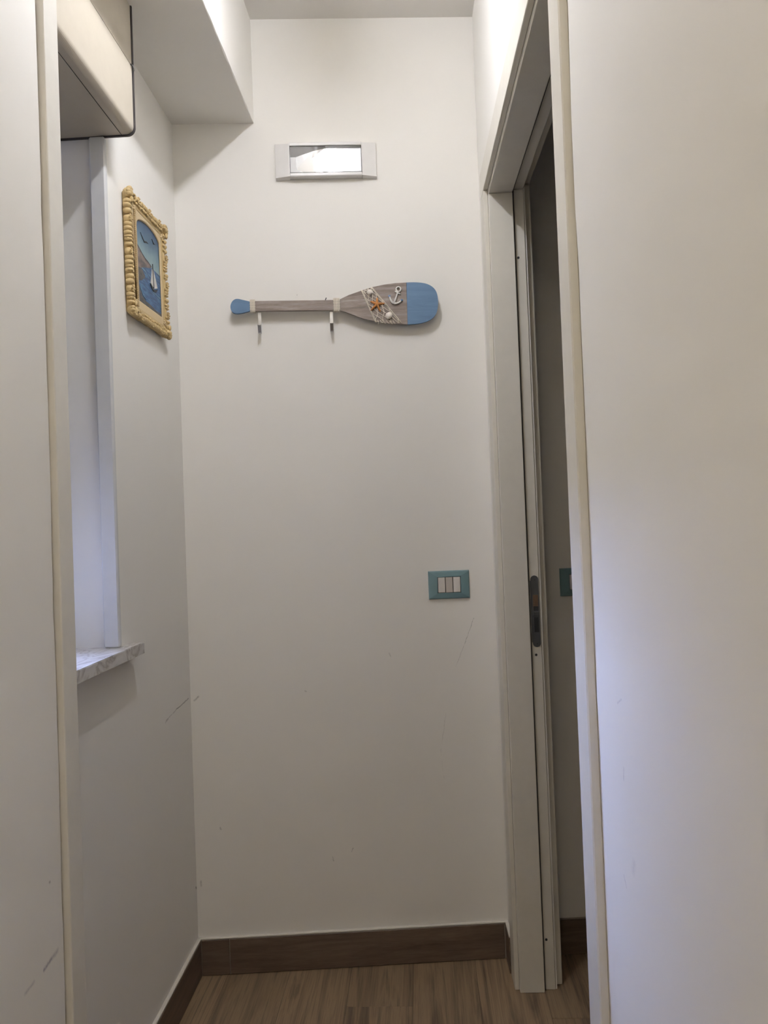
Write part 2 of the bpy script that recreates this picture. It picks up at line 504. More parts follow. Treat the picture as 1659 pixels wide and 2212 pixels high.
# strike plate on the far rebate
def dp(u, y, z): p = rw(u, y, z); return (p[0] - door.location[0], p[1] - door.location[1], p[2])
bm = bmesh.new()
hw, z0, z1, uc = .0105, .912, 1.104, .0875
pts = []
for k in range(13):
    a = math.pi * k / 12; pts.append((uc + hw * math.cos(a), z1 - hw + hw * math.sin(a)))
for k in range(13):
    a = math.pi + math.pi * k / 12; pts.append((uc + hw * math.cos(a), z0 + hw + hw * math.sin(a)))
A = [bm.verts.new(dp(u, 2.1178, z)) for u, z in pts]; B = [bm.verts.new(dp(u, 2.1215, z)) for u, z in pts]
bm.faces.new(A)
for i in range(len(A)): bm.faces.new((A[i], B[i], B[(i + 1) % len(A)], A[(i + 1) % len(A)]))
sp = link('strike_plate', bm, m_dmetal, door); sp['label'] = 'grey metal strike plate with rounded ends'
def dbox(name, mat, b, par, bev=0):
    bm = bmesh.new(); box(bm, *b, bev=bev, f=dp); return link(name, bm, mat, par)
o = dbox('latch_hole', m_rust, (uc - .0060, uc + .0075, 2.1170, 2.119, 1.010, 1.052), sp); o['label'] = 'latch hole showing raw brown wood'
dbox('latch_shadow', m_black, (uc - .0055, uc + .0070, 2.1166, 2.119, 1.0095, 1.0215), sp)
dbox('latch_lip', m_dmetal, (uc - .007, uc + .0085, 2.1160, 2.1181, .9965, 1.0065), sp, .0006)
dbox('bolt_hole', m_black, (uc - .0050, uc + .0065, 2.1170, 2.119, .952, .992), sp)
dbox('plate_edge', m_dmetal, (uc - .0125, uc - .0108, 2.1150, 2.120, .925, 1.09), sp)
for z in (1.092, .921):
    bm = bmesh.new(); bmesh.ops.create_cone(bm, cap_ends=True, segments=12, radius1=.0013, radius2=.0013, depth=.001,
        matrix=Matrix.Translation(dp(uc + .001, 2.1175, z)) @ Matrix.Rotation(math.pi / 2, 4, 'X'))
    link('screw', bm, m_black, sp)
for u, z in ((.0800, 1.965), (.0845, .891), (.0805, .133)):
    bm = bmesh.new(); bmesh.ops.create_cone(bm, cap_ends=True, segments=14, radius1=.0034, radius2=.0034, depth=.001,
        matrix=Matrix.Translation(dp(u, 2.1198, z)) @ Matrix.Rotation(math.pi / 2, 4, 'X'))
    link('screw_hole', bm, m_black, door)

# ------------------------------------------------------------------ window in the left niche
win = empty('window_1', (-.83, 1.49, SILL_Z)); struct(win, 'narrow window in the niche of the left wall')
def wpart(name, mat, b, bev=.002, par=None):
    g = lambda x, y, z: (x + .83, y - 1.49, z - SILL_Z)
    return boxobj(name, mat, b, bev=bev, parent=par or win, f=g)
wy0, wy1, wz0, wz1 = 1.263, 1.7045, SILL_Z + .0005, 2.14
wpart('window_frame', m_white_trim, (-.88, -.83, wy0, wy0 + .03, wz0, wz1))
wpart('window_frame', m_white_trim, (-.88, -.83, wy1 - .03, wy1, wz0, wz1))
wpart('window_frame', m_white_trim, (-.88, -.83, wy0 + .03, wy1 - .03, wz0, wz0 + .03))
wpart('window_frame', m_white_trim, (-.88, -.83, wy0 + .03, wy1 - .03, wz1 - .03, wz1))
sash = wpart('sash', m_white_trim, (-.885, -.84, wy0 + .031, wy0 + .065, wz0 + .031, wz1 - .031))
wpart('sash', m_white_trim, (-.885, -.84, wy1 - .065, wy1 - .031, wz0 + .031, wz1 - .031))
wpart('sash', m_white_trim, (-.885, -.84, wy0 + .065, wy1 - .065, wz0 + .031, wz0 + .065))
wpart('sash', m_white_trim, (-.885, -.84, wy0 + .065, wy1 - .065, wz1 - .065, wz1 - .031))
wpart('pane', m_glass, (-.866, -.862, wy0 + .06, wy1 - .06, wz0 + .06, wz1 - .06), bev=0)
wpart('window_handle', m_steel, (-.84, -.815, wy0 + .04, wy0 + .055, 1.45, 1.56), bev=.003)
z = 1.34                    # unseen shutter slats added outside the glass to cut the high sky light
while z < BOX_Z - .01:
    wpart('added_shutter_slat', m_white_trim, (-.925, -.912, wy0 + .004, wy1 - .004, z, z + .0445), bev=.004)
    z += .046
# white guide strip on the far reveal, standing on the sill
o = wpart('guide_strip', m_white_trim, (-.703, XL + .0045, 1.690, 1.7048, SILL_Z + .0005, BOX_Z - .001), bev=.003)
o['label'] = 'white vertical strip on the edge of the window reveal'
# marble sill
bm = bmesh.new(); g = lambda x, y, z: (x + .83, y - 1.49, z - SILL_Z)
pts = [(-.88, 1.263), (-.642, 1.263), (-.642, 1.771), (XL + .0005, 1.771), (XL + .0005, 1.7045), (-.88, 1.7045)]
A = [bm.verts.new(g(x, y, SILL_Z - .025)) for x, y in pts]; B = [bm.verts.new(g(x, y, SILL_Z)) for x, y in pts]
f0 = bm.faces.new(A[::-1]); f1 = bm.faces.new(B)
for i in range(6): bm.faces.new((A[i], A[(i + 1) % 6], B[(i + 1) % 6], B[i]))
bmesh.ops.bevel(bm, geom=list(f1.edges), offset=.0015, segments=2, affect='EDGES')
o = link('window_sill', bm, m_marble, win); o['label'] = 'grey veined marble sill'

# roller shutter box over the window
BX0, BX1, BY0, BY1, BZ0, BZ1 = -.829, -.600, 1.268, 1.700, BOX_Z, 2.4335
sb = empty('shutter_box', (BX0, 1.49, BZ0))
tag(sb, 'cream shutter box above the window niche, hanging below the beam', 'shutter box')
def prof(r, z0, z1, x1, x0=BX0, inset=0):
    pts = [(x0, z0)]
    for k in range(9):
        a = -math.pi / 2 + (math.pi / 2) * k / 8
        pts.append((x1 - r + r * math.cos(a), z0 + r + r * math.sin(a)))
    pts += [(x1, z1), (x0, z1)]
    return pts
def sbprism(name, mat, pts, y0, y1, smooth=False):
    bm = bmesh.new()
    prism(bm, [(x - BX0, z - BZ0) for x, z in pts], y0 - 1.49, y1 - 1.49)
    return link(name, bm, mat, sb, smooth)
SEAM = 2.297
low = prof(.016, BZ0 + .002, SEAM - .0008, BX1 - .002)
sbprism('box_body', m_box, low, BY0, BY1 - .004)
sbprism('upper_cover', m_box, [(BX0, SEAM + .0008), (BX1 - .002, SEAM + .0008), (BX1 - .002, BZ1), (BX0, BZ1)], BY0, BY1 - .004)
sbprism('seam', m_black, [(BX0 + .01, SEAM - .0008), (BX1 - .004, SEAM - .0008), (BX1 - .004, SEAM + .0008), (BX0 + .01, SEAM + .0008)], BY0, BY1 - .004)
o = sbprism('end_cap', m_boxend, prof(.018, BZ0 - .0012, BZ1, BX1 + .0012), BY1 - .004, BY1 + .001); o['label'] = 'dark end cap showing as a thin dark rim'
bm = bmesh.new(); box(bm, BX1 - BX0 - .030, BX1 - BX0 - .0290, BY0 - 1.49, BY1 - 1.495, .0012, .0024)
link('underside_seam', bm, m_groove, sb)
bm = bmesh.new(); tube(bm, [(BX1 - BX0 - .003, BY1 - 1.49 - .012, SEAM - BZ0), (BX1 - BX0 + .003, BY1 - 1.49 - .009, SEAM - BZ0 - .003),
    (BX1 - BX0 + .004, BY1 - 1.49 - .006, SEAM - BZ0 - .010), (BX1 - BX0 + .0, BY1 - 1.49 - .003, SEAM - BZ0 - .014)], .0016, 8)
o = link('clip', bm, m_dmetal, sb, True); o['label'] = 'small metal clip at the end of the seam'

# ------------------------------------------------------------------ ceiling lamp that lights the passage (above the picture)
lamp = empty('ceiling_lamp', (LAMP[0], LAMP[1], CZ))
tag(lamp, 'slim white tube lamp under the ceiling, just above the frame', 'lamp')
zb = LAMP[2] - CZ
boxobj('lamp_base', m_lampbody, (-.02, .02, -LAMP_L / 2 - .03, LAMP_L / 2 + .03, -.035, -.0005), .003, lamp)
for s_ in (-1, 1):
    boxobj('end_cap', m_lampbody, (-.016, .016, min(s_ * LAMP_L / 2, s_ * (LAMP_L / 2 + .028)), max(s_ * LAMP_L / 2, s_ * (LAMP_L / 2 + .028)), zb - .017, -.0352), .003, lamp)
bm = bmesh.new(); tube(bm, [(0, -LAMP_L / 2 + .0005, zb), (0, LAMP_L / 2 - .0005, zb)], LAMP_R, 20)
link('tube', bm, m_bulb, lamp, True)

pl = empty('added_fill_panel', (-.17, -.75, CZ))  # added warm fill light for the lower walls, no known lamp
tag(pl, 'added fill light panel under the ceiling behind the viewpoint, outside the frame', 'lamp')
boxobj('fill_panel_frame', m_lampbody, (-.2, .2, -.2, .2, -.024, -.0005), .003, pl)
bm = bmesh.new(); box(bm, -.18, .18, -.18, .18, -.0265, -.0242)
t_ = NT('fill_glow'); t_.p.inputs['Emission Color'].default_value = (1, .88, .72, 1); t_.p.inputs['Emission Strength'].default_value = FILL_STRENGTH
link('fill_panel_face', bm, t_.m, pl)

# ------------------------------------------------------------------ emergency light fitting on the back wall
def wall_empty(name, x, z, off=0):
    return empty(name, (x + math.sin(TH) * off, BY(x) - off * math.cos(TH), z), TH)
EX, EZ = -.2325, 2.3165
em = wall_empty('emergency_light', EX, EZ)
tag(em, 'white rectangular emergency light with clear cover, high on the back wall', 'emergency light')
W2, H2 = .1455, .0515
for s in (-1, 1):           # wings that fall away to the ends
    bm = bmesh.new()
    lp = lambda x, d, h: [(x, -.0005, -h), (x, -d, -h + .003), (x, -d, h - .003), (x, -.0005, h)]
    L = [lp(s * .1047, .019, H2 - .001), lp(s * .107, .019, H2 - .001), lp(s * W2, .012, H2 + .001)]
    loft(bm, L)
    link('end_wing', bm, m_lampbody, em)
bm = bmesh.new()          # central frame around the cover
fx, fz, ix, iz = .1045, H2 - .002, .1035, .0385
box(bm, -fx, fx, -.0225, -.0005, iz, fz, bev=.002)
box(bm, -fx, fx, -.0225, -.0005, -fz, -iz, bev=.002)
box(bm, -fx, -ix, -.0225, -.0005, -iz, iz)
box(bm, ix, fx, -.0225, -.0005, -iz, iz)
link('lamp_frame', bm, m_lampbody, em)
box_b = bmesh.new(); box(box_b, -ix, ix, -.004, -.0005, -iz, iz)
link('back_plate', box_b, m_lampbody, em)
bm = bmesh.new()          # folded reflector: bright planes that lean to the camera
ry = lambda x, z: -.0095 - .05 * z
xl, zt = -ix + .001, iz - .001
tm = (0, -.0195, zt); ln = (-.036, -.0125, .0275); kn = (-.040, ry(-.04, .006) , .006); bt = (.012, ry(.012, -zt), -zt)
le = (xl, -.0015, .011)
vv = {k: bm.verts.new(p) for k, p in dict(tl=(xl, -.0195, zt), tm=tm, tm2=(.0005, ry(0, zt), zt), ln=ln, kn=kn, bt=bt, le=le, bl=(xl, -.0010, -zt),
      br=(ix - .001, ry(0, -zt), -zt), tr=(ix - .001, ry(0, zt), zt)).items()}
for ks in (('tl', 'tm', 'ln', 'le'), ('le', 'ln', 'kn', 'bt', 'bl'), ('ln', 'tm2', 'tr', 'br', 'bt', 'kn'), ('tm', 'tm2', 'ln')):
    bm.faces.new([vv[k] for k in ks])
link('reflector', bm, m_reflect, em)
bm = bmesh.new(); box(bm, -ix + .0006, ix - .0006, -.0220, -.0205, -iz + .0006, iz - .0006, bev=.0006)
link('clear_cover', bm, m_cover, em)
bm = bmesh.new()
for b in ((-ix, ix, -.0223, -.0210, iz - .0006, iz), (-ix, ix, -.0223, -.0210, -iz, -iz + .0006), (-ix, -ix + .0006, -.0223, -.0210, -iz, iz), (ix - .0006, ix, -.0223, -.0210, -iz, iz)):
    box(bm, *b)
link('cover_gap', bm, m_groove, em)

# ------------------------------------------------------------------ switch plates
def switch_plate(x, z, label, group=None):
    r = wall_empty('light_switch', x, z); tag(r, label, 'light switch', group)
    w, h, iw, ih = .0595, .0405, .0335, .0228
    bm = bmesh.new()
    rect = lambda a, b, y: [(-a, y, -b), (a, y, -b), (a, y, b), (-a, y, b)]
    loft(bm, [rect(w, h, -.0003), rect(w, h, -.004), rect(w - .003, h - .003, -.0072), rect(iw + .002, ih + .002, -.0095), rect(iw, ih, -.0093), rect(iw, ih, -.003)], True, False)
    link('cover_plate', bm, m_teal, r)
    bm = bmesh.new(); box(bm, -iw, iw, -.0040, -.0005, -ih, ih); link('socket_insert', bm, m_black, r)
    for k, (t, mt) in enumerate(((.0, m_switch), (.0, m_switch2), (.0, m_switch))):
        xc = (k - 1) * .0220
        bm = bmesh.new()
        tilt = (-.0006, .0014, -.0006)[k]
        pts = [(-.0099, -ih + .0013), (.0099, -ih + .0013), (.0099, ih - .0013), (-.0099, ih - .0013)]
        A = [bm.verts.new((xc + a, -.002, b)) for a, b in pts]
        B = [bm.verts.new((xc + a, -.0112 + (tilt if b > 0 else -tilt), b)) for a, b in pts]
        bm.faces.new(A[::-1]); f1 = bm.faces.new(B)
        for i in range(4): bm.faces.new((A[i], A[(i + 1) % 4], B[(i + 1) % 4], B[i]))
        bmesh.ops.bevel(bm, geom=list(f1.edges), offset=.0008, segments=2, affect='EDGES')
        link('rocker', bm, mt, r)
    return r
switch_plate(.0775, 1.0755, 'blue-grey switch plate with three rockers on the white back wall')
switch_plate(.4600, 1.069, 'blue-grey switch plate in the dark room seen through the door')

# ------------------------------------------------------------------ paddle shaped coat rack on the back wall
pd = wall_empty('paddle_coat_rack', -.2, 1.89)
tag(pd, 'grey wood paddle coat rack with blue ends and nautical ornaments', 'coat rack')
F0, F1 = -.0285, -.0205         # front and back of the board
grip = [(-.3193, .007), (-.3112, .023), (-.2982, .026), (-.2842, .022), (-.2600, .016), (-.2600, -.0095), (-.2812, -.015), (-.3002, -.018), (-.3133, -.015), (-.3183, -.005)]
def rounded(pts, keep, it=2):
    """Chaikin smoothing that keeps the listed corners sharp"""
    P = [(p, i in keep) for i, p in enumerate(pts)]
    for _ in range(it):
        q = []
        n = len(P)
        for i in range(n):
            (a, ka), (b, kb) = P[i], P[(i + 1) % n]
            if ka: q.append((a, True))
            if not ka: q.append(((a[0] * .75 + b[0] * .25, a[1] * .75 + b[1] * .25), False))
            if not kb: q.append(((a[0] * .25 + b[0] * .75, a[1] * .25 + b[1] * .75), False))
        P = q
    return [p for p, _ in P]
bm = bmesh.new(); prism(bm, rounded(grip, {4, 5}), F0, F1, bev=.001)
o = link('grip', bm, m_blue, pd); o['label'] = 'blue painted grip end'
bm = bmesh.new(); prism(bm, [(-.2598, -.0112), (-.0165, -.0150), (-.0165, .0150), (-.2598, .0182)], F0, F1, bev=.001)
link('handle', bm, m_paddle, pd)
blade_t = [(-.0163, .0145), (-.0052, .0155), (.0199, .028), (.0571, .040), (.0881, .049), (.1223, .0555), (.1554, .059), (.1864, .0603)]
blade_b = [(.1855, -.0615), (.1404, -.0575), (.0972, -.050), (.0581, -.041), (.0289, -.029), (.0078, -.020), (-.0062, -.0145), (-.0163, -.0145)]
bm = bmesh.new(); prism(bm, blade_t + blade_b, F0, F1, bev=.001)
link('blade', bm, m_paddle, pd)
tip = [(.1866, .0603), (.2206, .0597), (.2467, .055), (.2648, .0435), (.2738, .028), (.2764, .005), (.2745, -.019), (.2668, -.038), (.2497, -.0515), (.2227, -.0595), (.1857, -.0615)]
bm = bmesh.new(); prism(bm, rounded(tip, {0, 10}), F0, F1, bev=.001)
o = link('blade_tip', bm, m_blue, pd); o['label'] = 'blue painted blade end'

def wrap(xc, n, zt, zb, par):
    for k in range(n):
        x = xc + (k - (n - 1) / 2) * .0037
        bm = bmesh.new()
        hh = [(-.0305, zb - .0018), (-.0305, zt + .0018), (-.0185, zt + .0018), (-.0185, zb - .0018)]
        ring = []
        for i in range(4):
            a, b = hh[i], hh[(i + 1) % 4]
            m = 16 if i % 2 == 0 else 5
            for j in range(m): ring.append((a[0] + (b[0] - a[0]) * j / m, a[1] + (b[1] - a[1]) * j / m))
        V = []
        nn = len(ring)
        for i, (y, z) in enumerate(ring):      # two-strand twist
            d = Vector((0, ring[(i + 1) % nn][0] - ring[i - 1][0], ring[(i + 1) % nn][1] - ring[i - 1][1])).normalized()
            a = Vector((1, 0, 0)); b = d.cross(a)
            lp = []
            for t in range(6):
                ang = 2 * math.pi * t / 6
                rad = .0019 * (1 + .28 * math.cos(2 * (ang - i * .9)))
                lp.append(bm.verts.new(Vector((x, y, z)) + a * math.cos(ang) * rad + b * math.sin(ang) * rad))
            V.append(lp)
        for i in range(nn):
            A, B = V[i], V[(i + 1) % nn]
            for t in range(6): bm.faces.new((A[t], A[(t + 1) % 6], B[(t + 1) % 6], B[t]))
        link('rope_turn', bm, m_rope, par, True)
rb = empty('rope_binding'); rb.parent = pd
wrap(-.2560, 4, .0185, -.0115, rb)
rb = empty('rope_binding'); rb.parent = pd
wrap(-.0160, 5, .0165, -.0160, rb)

def hook(x):
    h = empty('coat_hook', (x, 0, 0)); h.parent = pd
    bm = bmesh.new()
    w = .0045
    # side profile in (y, z): strap down the wall side, turn, then arm up and forward
    path = [(-.0185, .010), (-.0185, -.066), (-.0195, -.0725), (-.0235, -.0740), (-.027, -.0725), (-.038, -.0545)]
    t = .0016
    L = []
    for i, (y, z) in enumerate(path):
        a = path[max(i - 1, 0)]; b = path[min(i + 1, len(path) - 1)]
        d = Vector((b[0] - a[0], b[1] - a[1])).normalized(); n = Vector((-d.y, d.x)) * t
        L.append([(-w, y + n.x, z + n.y), (w, y + n.x, z + n.y), (w, y - n.x, z - n.y), (-w, y - n.x, z - n.y)])
    loft(bm, L)
    link('hook_strap', bm, m_steel, h)
    bm = bmesh.new(); box(bm, -w - .0004, w + .0004, -.0400, -.0368, -.0558, -.0525, bev=.0008)
    link('hook_tip', bm, m_steel, h)
    return h
hook(-.2378); hook(-.0325)
bm = bmesh.new(); tube(bm, [(-.0505, -.0005, .0155), (-.0475, -.014, .0215), (-.0455, -.018, .0245)], .0016, 8)
o = link('nail', bm, m_dmetal, pd); o['label'] = 'dark nail head showing above the handle'

# net stretched over the blade
net = bmesh.new()
TL, TR_, BL, BR_ = Vector((.0560, .0402)), Vector((.0861, .0490)), Vector((.0935, -.0530)), Vector((.1690, -.0580))
def NP(s, t, y=-.0296):
    a = TL.lerp(BL, t); b = TR_.lerp(BR_, t); p = a.lerp(b, s)
    return (p.x, y - .0006 * math.sin(s * 9 + t * 13), p.y)
rn = random.Random(2)
tube(net, [NP(0, t / 12) for t in range(13)], .0012, 6)
tube(net, [NP(.05, t / 12, -.0302) for t in range(13)], .0008, 6)
tube(net, [NP(1, t / 12) for t in range(13)], .0012, 6)
tube(net, [NP(.93, t / 12, -.0302) for t in range(13)], .0008, 6)
rows = 9
for k in range(-3, 7):
    for sgn in (1, -1):
        pts = []
        for i in range(25):
            t = i / 24
            s = k / 3.5 + sgn * t * 1.6 * (1 - .25 * t) + (0 if sgn > 0 else 1.2)
            s += .03 * math.sin(t * 19 + k)
            if 0 <= s <= 1: pts.append(NP(s, t, -.0299))
            elif len(pts) > 2: tube(net, pts, .00095, 5); pts = []
            else: pts = []
        if len(pts) > 2: tube(net, pts, .00095, 5)
for s in (.0, .12, .22, .33, .47, .6, .72, .85, 1):
    a = NP(s, 1); b = (a[0] + rn.uniform(-.003, .008), -.0290, a[2] + rn.uniform(-.006, .002))
    tube(net, [NP(s, .93), a, b], .0009, 5)
for t in (.03, .08):
    tube(net, [NP(s / 4, t + .02 * (s % 2)) for s in range(5)], .001, 5)
o = link('fishing_net', net, m_rope, pd, True); o['label'] = 'cream cord net draped over the blade'

def shell(x, z, r, rot, label):
    bm = bmesh.new()
    n, mrow = 30, 9
    top = bm.verts.new((0, -.62 * r * 1.2, 0)) if False else None
    rows_ = []
    for j in range(mrow + 1):
        ph = (math.pi / 2) * j / mrow
        lp = []
        for i in range(n):
            a = 2 * math.pi * i / n
            rr_ = r * math.cos(ph) * (1 + .05 * math.cos(6 * ph * 3 + a))
            ox = .12 * r * math.sin(ph)
            lp.append((rr_ * math.cos(a) + ox, -.85 * r * math.sin(ph) * (1 + .04 * math.sin(14 * ph + a)), rr_ * .92 * math.sin(a) + ox))
        rows_.append(lp)
    loft(bm, rows_[:-1] )
    blob(bm, (r * .75, -r * .3, r * .30), (r * .38, r * .32, r * .38), 2)
    bmesh.ops.transform(bm, matrix=Matrix.Rotation(rot, 4, 'Y'), verts=bm.verts)
    bmesh.ops.translate(bm, vec=(x, -.0300, z), verts=bm.verts)
    o = link('shell', bm, m_shell, pd, True); o['label'] = label
shell(.0800, .0330, .0088, 0.6, 'small cream shell at the top of the net')
shell(.1325, -.0345, .0100, 2.4, 'larger cream shell low on the net')

# starfish
bm = bmesh.new()
cx, cz = .0995, -.0015
arms = [(.1007, .0185), (.1225, .0005), (.1085, -.0235), (.0795, -.0205), (.0800, .0085)]
ring = []
for i, (ax, az) in enumerate(arms):
    a0 = math.atan2(az - cz, ax - cx)
    bx, bz = arms[(i + 1) % 5]; a1 = math.atan2(bz - cz, bx - cx)
    L = math.hypot(ax - cx, az - cz)
    d = Vector((math.cos(a0), math.sin(a0))); n_ = Vector((-d.y, d.x))
    for f_, w_ in ((.55, .0034), (.93, .0017), (1.0, 0), (.93, -.0017), (.55, -.0034)):
        ring.append((cx + d.x * L * f_ + n_.x * w_, cz + d.y * L * f_ + n_.y * w_, f_))
    while a1 > a0: a1 -= 2 * math.pi
    am = (a0 + a1) / 2
    ring.append((cx + math.cos(am) * .0063, cz + math.sin(am) * .0063, .3))
base = [(x, -.0287, z) for x, z, f_ in ring]
midr = [(cx + (x - cx) * .97, -.0315, cz + (z - cz) * .97) for x, z, f_ in ring]
topr = [(cx + (x - cx) * .6, -.0345 + .0008 * f_, cz + (z - cz) * .6) for x, z, f_ in ring]
t2 = [(cx + (x - cx) * .15, -.0362, cz + (z - cz) * .15) for x, z, f_ in ring]
loft(bm, [base, midr, topr, t2])
o = link('starfish', bm, m_star, pd, True); o['label'] = 'orange starfish on the net'

# anchor
an = empty('anchor'); an.parent = pd; an['label'] = 'white anchor with blue fluke tips'
ya = -.0315
bm = bmesh.new()
rc = Vector((.1628, .0400))
M = Matrix.Translation((rc.x, ya, rc.y)) @ Matrix.Rotation(math.pi / 2, 4, 'X')
loops = []
for i in range(24):
    a = 2 * math.pi * i / 24
    loops.append([(rc.x + (.0066 + .0022 * math.cos(t)) * math.cos(a), ya + .0022 * math.sin(t), rc.y + (.0066 + .0022 * math.cos(t)) * math.sin(a)) for t in [2 * math.pi * k / 8 for k in range(8)]])
R_ = [[bm.verts.new(p) for p in lp] for lp in loops]
for i in range(24):
    a, b = R_[i], R_[(i + 1) % 24]
    for t in range(8): bm.faces.new((a[t], a[(t + 1) % 8], b[(t + 1) % 8], b[t]))
tube(bm, [(.1520, ya, .0345), (.1595, ya - .0003, .0300), (.1680, ya, .0260)], .0021, 8)
tube(bm, [(.1605, ya, .0345), (.1565, ya, .0200), (.1490, ya, .0020)], .0019, 8, .0033)
arcp = [(.1365, .0190), (.1385, .0115), (.1420, .0045), (.1480, -.0005), (.1560, -.0010), (.1640, .0020), (.1690, .0065)]
tube(bm, [(x, ya, z) for x, z in arcp[:4]], .0022, 8, .0034)
tube(bm, [(x, ya, z) for x, z in arcp[3:]], .0034, 8, .0022)
link('anchor_body', bm, m_anchor, an, True)
for c_ in ((.1360, .0212), (.1712, .0085)):
    bm = bmesh.new(); blob(bm, (c_[0], ya, c_[1]), (.0036, .0022, .0032), 2)
    link('fluke_tip', bm, m_anchor_b, an, True)

# ------------------------------------------------------------------ framed seascape on the left wall
FW, FH = .276, .302
pic = empty('framed_picture', (XL, 1.796, 1.771))
pic.rotation_euler = (math.radians(1.2), 0, 0)
tag(pic, 'gold carved frame around an arched sailboat seascape, on the left wall', 'picture')
# local: x out of the wall, y along the wall, z up
U0, U1, V0, VS, VA = .070, .236, .052, .236, .262     # opening: sides, sill, spring line, apex
def arch(grow=0, n=14):
    c = (U0 + U1) / 2; hw_ = (U1 - U0) / 2 + grow
    pts = [(c - hw_, V0 - grow), (c + hw_, V0 - grow)]
    for k in range(n + 1):
        a = math.pi * k / n
        pts.append((c + hw_ * math.cos(a), VS + (VA - VS + grow) * math.sin(a) ** .85))
    return pts
bm = bmesh.new(); box(bm, .0005, .009, .012, FW - .012, .012, FH - .012)
link('backing_board', bm, m_gold, pic)
# moulded outer frame
def rectl(i, x): return [(x, i, i), (x, FW - i, i), (x, FW - i, FH - i), (x, i, FH - i)]
bm = bmesh.new()
loft(bm, [rectl(.009, .001), rectl(.008, .008), rectl(.010, .014), rectl(.015, .017), rectl(.020, .017), rectl(.023, .0135), rectl(.030, .0135), rectl(.034, .0095)], False, False)
link('frame_moulding', bm, m_gold, pic, False)
# flat spandrel panel with the arched opening
bm = bmesh.new()
inn = arch(0); n = len(inn)
cy_, cz_ = (U0 + U1) / 2, (V0 + VS) / 2
out = []
a_, b_ = FW - .030, FH - .030
for (u, v_) in inn:
    du, dv = u - cy_, v_ - cz_
    ts = []
    if du > 1e-6: ts.append((a_ - cy_) / du)
    if du < -1e-6: ts.append((.030 - cy_) / du)
    if dv > 1e-6: ts.append((b_ - cz_) / dv)
    if dv < -1e-6: ts.append((.030 - cz_) / dv)
    t_ = min(ts); out.append((cy_ + du * t_, cz_ + dv * t_))
loft(bm, [[(.0125, u, v_) for u, v_ in out], [(.0125, u, v_) for u, v_ in arch(.003)], [(.0115, u, v_) for u, v_ in arch(.0015)], [(.0092, u, v_) for u, v_ in inn]], False, False)
for (cu, cv) in ((.030, .030), (a_, .030), (a_, b_), (.030, b_)):       # fill the panel corners
    near = sorted(out, key=lambda p: (p[0] - cu) ** 2 + (p[1] - cv) ** 2)
    e1 = [p for p in near if abs(p[0] - cu) < 1e-5][:1]; e2 = [p for p in near if abs(p[1] - cv) < 1e-5][:1]
    if e1 and e2 and e1[0] != e2[0]: bm.faces.new([bm.verts.new((.0125, *q)) for q in ((cu, cv), e1[0], e2[0])])
link('arched_panel', bm, m_gold2, pic)
# dark line round the opening
bm = bmesh.new(); loft(bm, [[(.0105, u, v_) for u, v_ in arch(0)], [(.0105, u, v_) for u, v_ in arch(-.0018)]], False, False)
link('opening_edge', bm, simple('dark_brown_edge', (.07, .05, .03), .6), pic)
# carved ornament
rn = random.Random(9)
def carved(side):
    bm = bmesh.new()
    L = FH if side in ('l', 'r') else FW
    s = .030
    k = 0
    while s < L - .030:
        big = (k % 7 == 3)
        r = .0095 if big else rn.choice((.0045, .0060, .0075))
        step = r * (1.85 if big else 1.75)
        e = .010 + rn.uniform(-.0015, .0015)
        x = .0125
        if side == 'l': c_ = (x, e - .003, s); rr_ = (.0105, .0085, r)
        if side == 'r': c_ = (x, FW - e - .0005, s); rr_ = (.0105, .0080, r)
        if side == 'b': c_ = (x, s, e - .002); rr_ = (.0105, r, .0085)
        if side == 't': c_ = (x, s, FH - e - .0005); rr_ = (.0105, r, .0080)
        blob(bm, c_, rr_, 1 if r < .006 else 2, Matrix.Rotation(rn.uniform(-.3, .3), 4, 'X'))
        if big:   # scroll
            q = Vector(c_)
            for a in range(6):
                t = a * 1.0
                d = Vector((.008, math.cos(t) * .007, math.sin(t) * .007)); blob(bm, q + d, (.0028, .0028, .0028), 1)
        else:
            inward = {'l': (0, .011, 0), 'r': (0, -.011, 0), 'b': (0, 0, .011), 't': (0, 0, -.011)}[side]
            blob(bm, Vector(c_) + Vector(inward) + Vector((.005, 0, 0)), (.0035, .0035, .0040), 1)
        s += step; k += 1
    return link('carved_edge', bm, m_gold, pic, True)
for s_ in 'lrbt': carved(s_)
for (cu, cv, su, sv) in ((.012, .012, -1, -1), (FW - .012, .012, 1, -1), (FW - .012, FH - .012, 1, 1), (.012, FH - .012, -1, 1)):
    bm = bmesh.new()
    blob(bm, (.014, cu, cv), (.0125, .0135, .0125), 2)
    for k in range(5):
        a = math.atan2(sv, su) + (k - 2) * .62
        blob(bm, (.019, cu + math.cos(a) * .0105, cv + math.sin(a) * .0105), (.006, .0055, .0055), 2)
    blob(bm, (.022, cu - su * .014, cv), (.005, .008, .004), 1); blob(bm, (.022, cu, cv - sv * .016), (.005, .004, .009), 1)
    link('carved_corner', bm, m_gold, pic, True)
for (cu, cv) in ((U0 - .024, V0 - .012), (U1 + .013, V0 - .014), (U1 + .012, VA + .006), (U0 - .020, VA + .006)):
    bm = bmesh.new()
    for k in range(4):
        a = k * math.pi / 2 + .5
        blob(bm, (.0135, cu + math.cos(a) * .0045, cv + math.sin(a) * .0045), (.003, .0042, .0036), 1)
    blob(bm, (.0145, cu, cv), (.003, .003, .003), 1)
    link('floral_boss', bm, m_gold2, pic, True)
bm = bmesh.new()
rot = Matrix.Rotation(.7, 4, 'X')
z = .034
while z < FH - .034:
    blob(bm, (.0150, .0500, z), (.0030, .0060, .0018), 1, Matrix.Rotation(-.5, 4, 'X'))
    z += .0046
link('rope_beading', bm, m_gold2, pic, True)['kind'] = 'stuff'

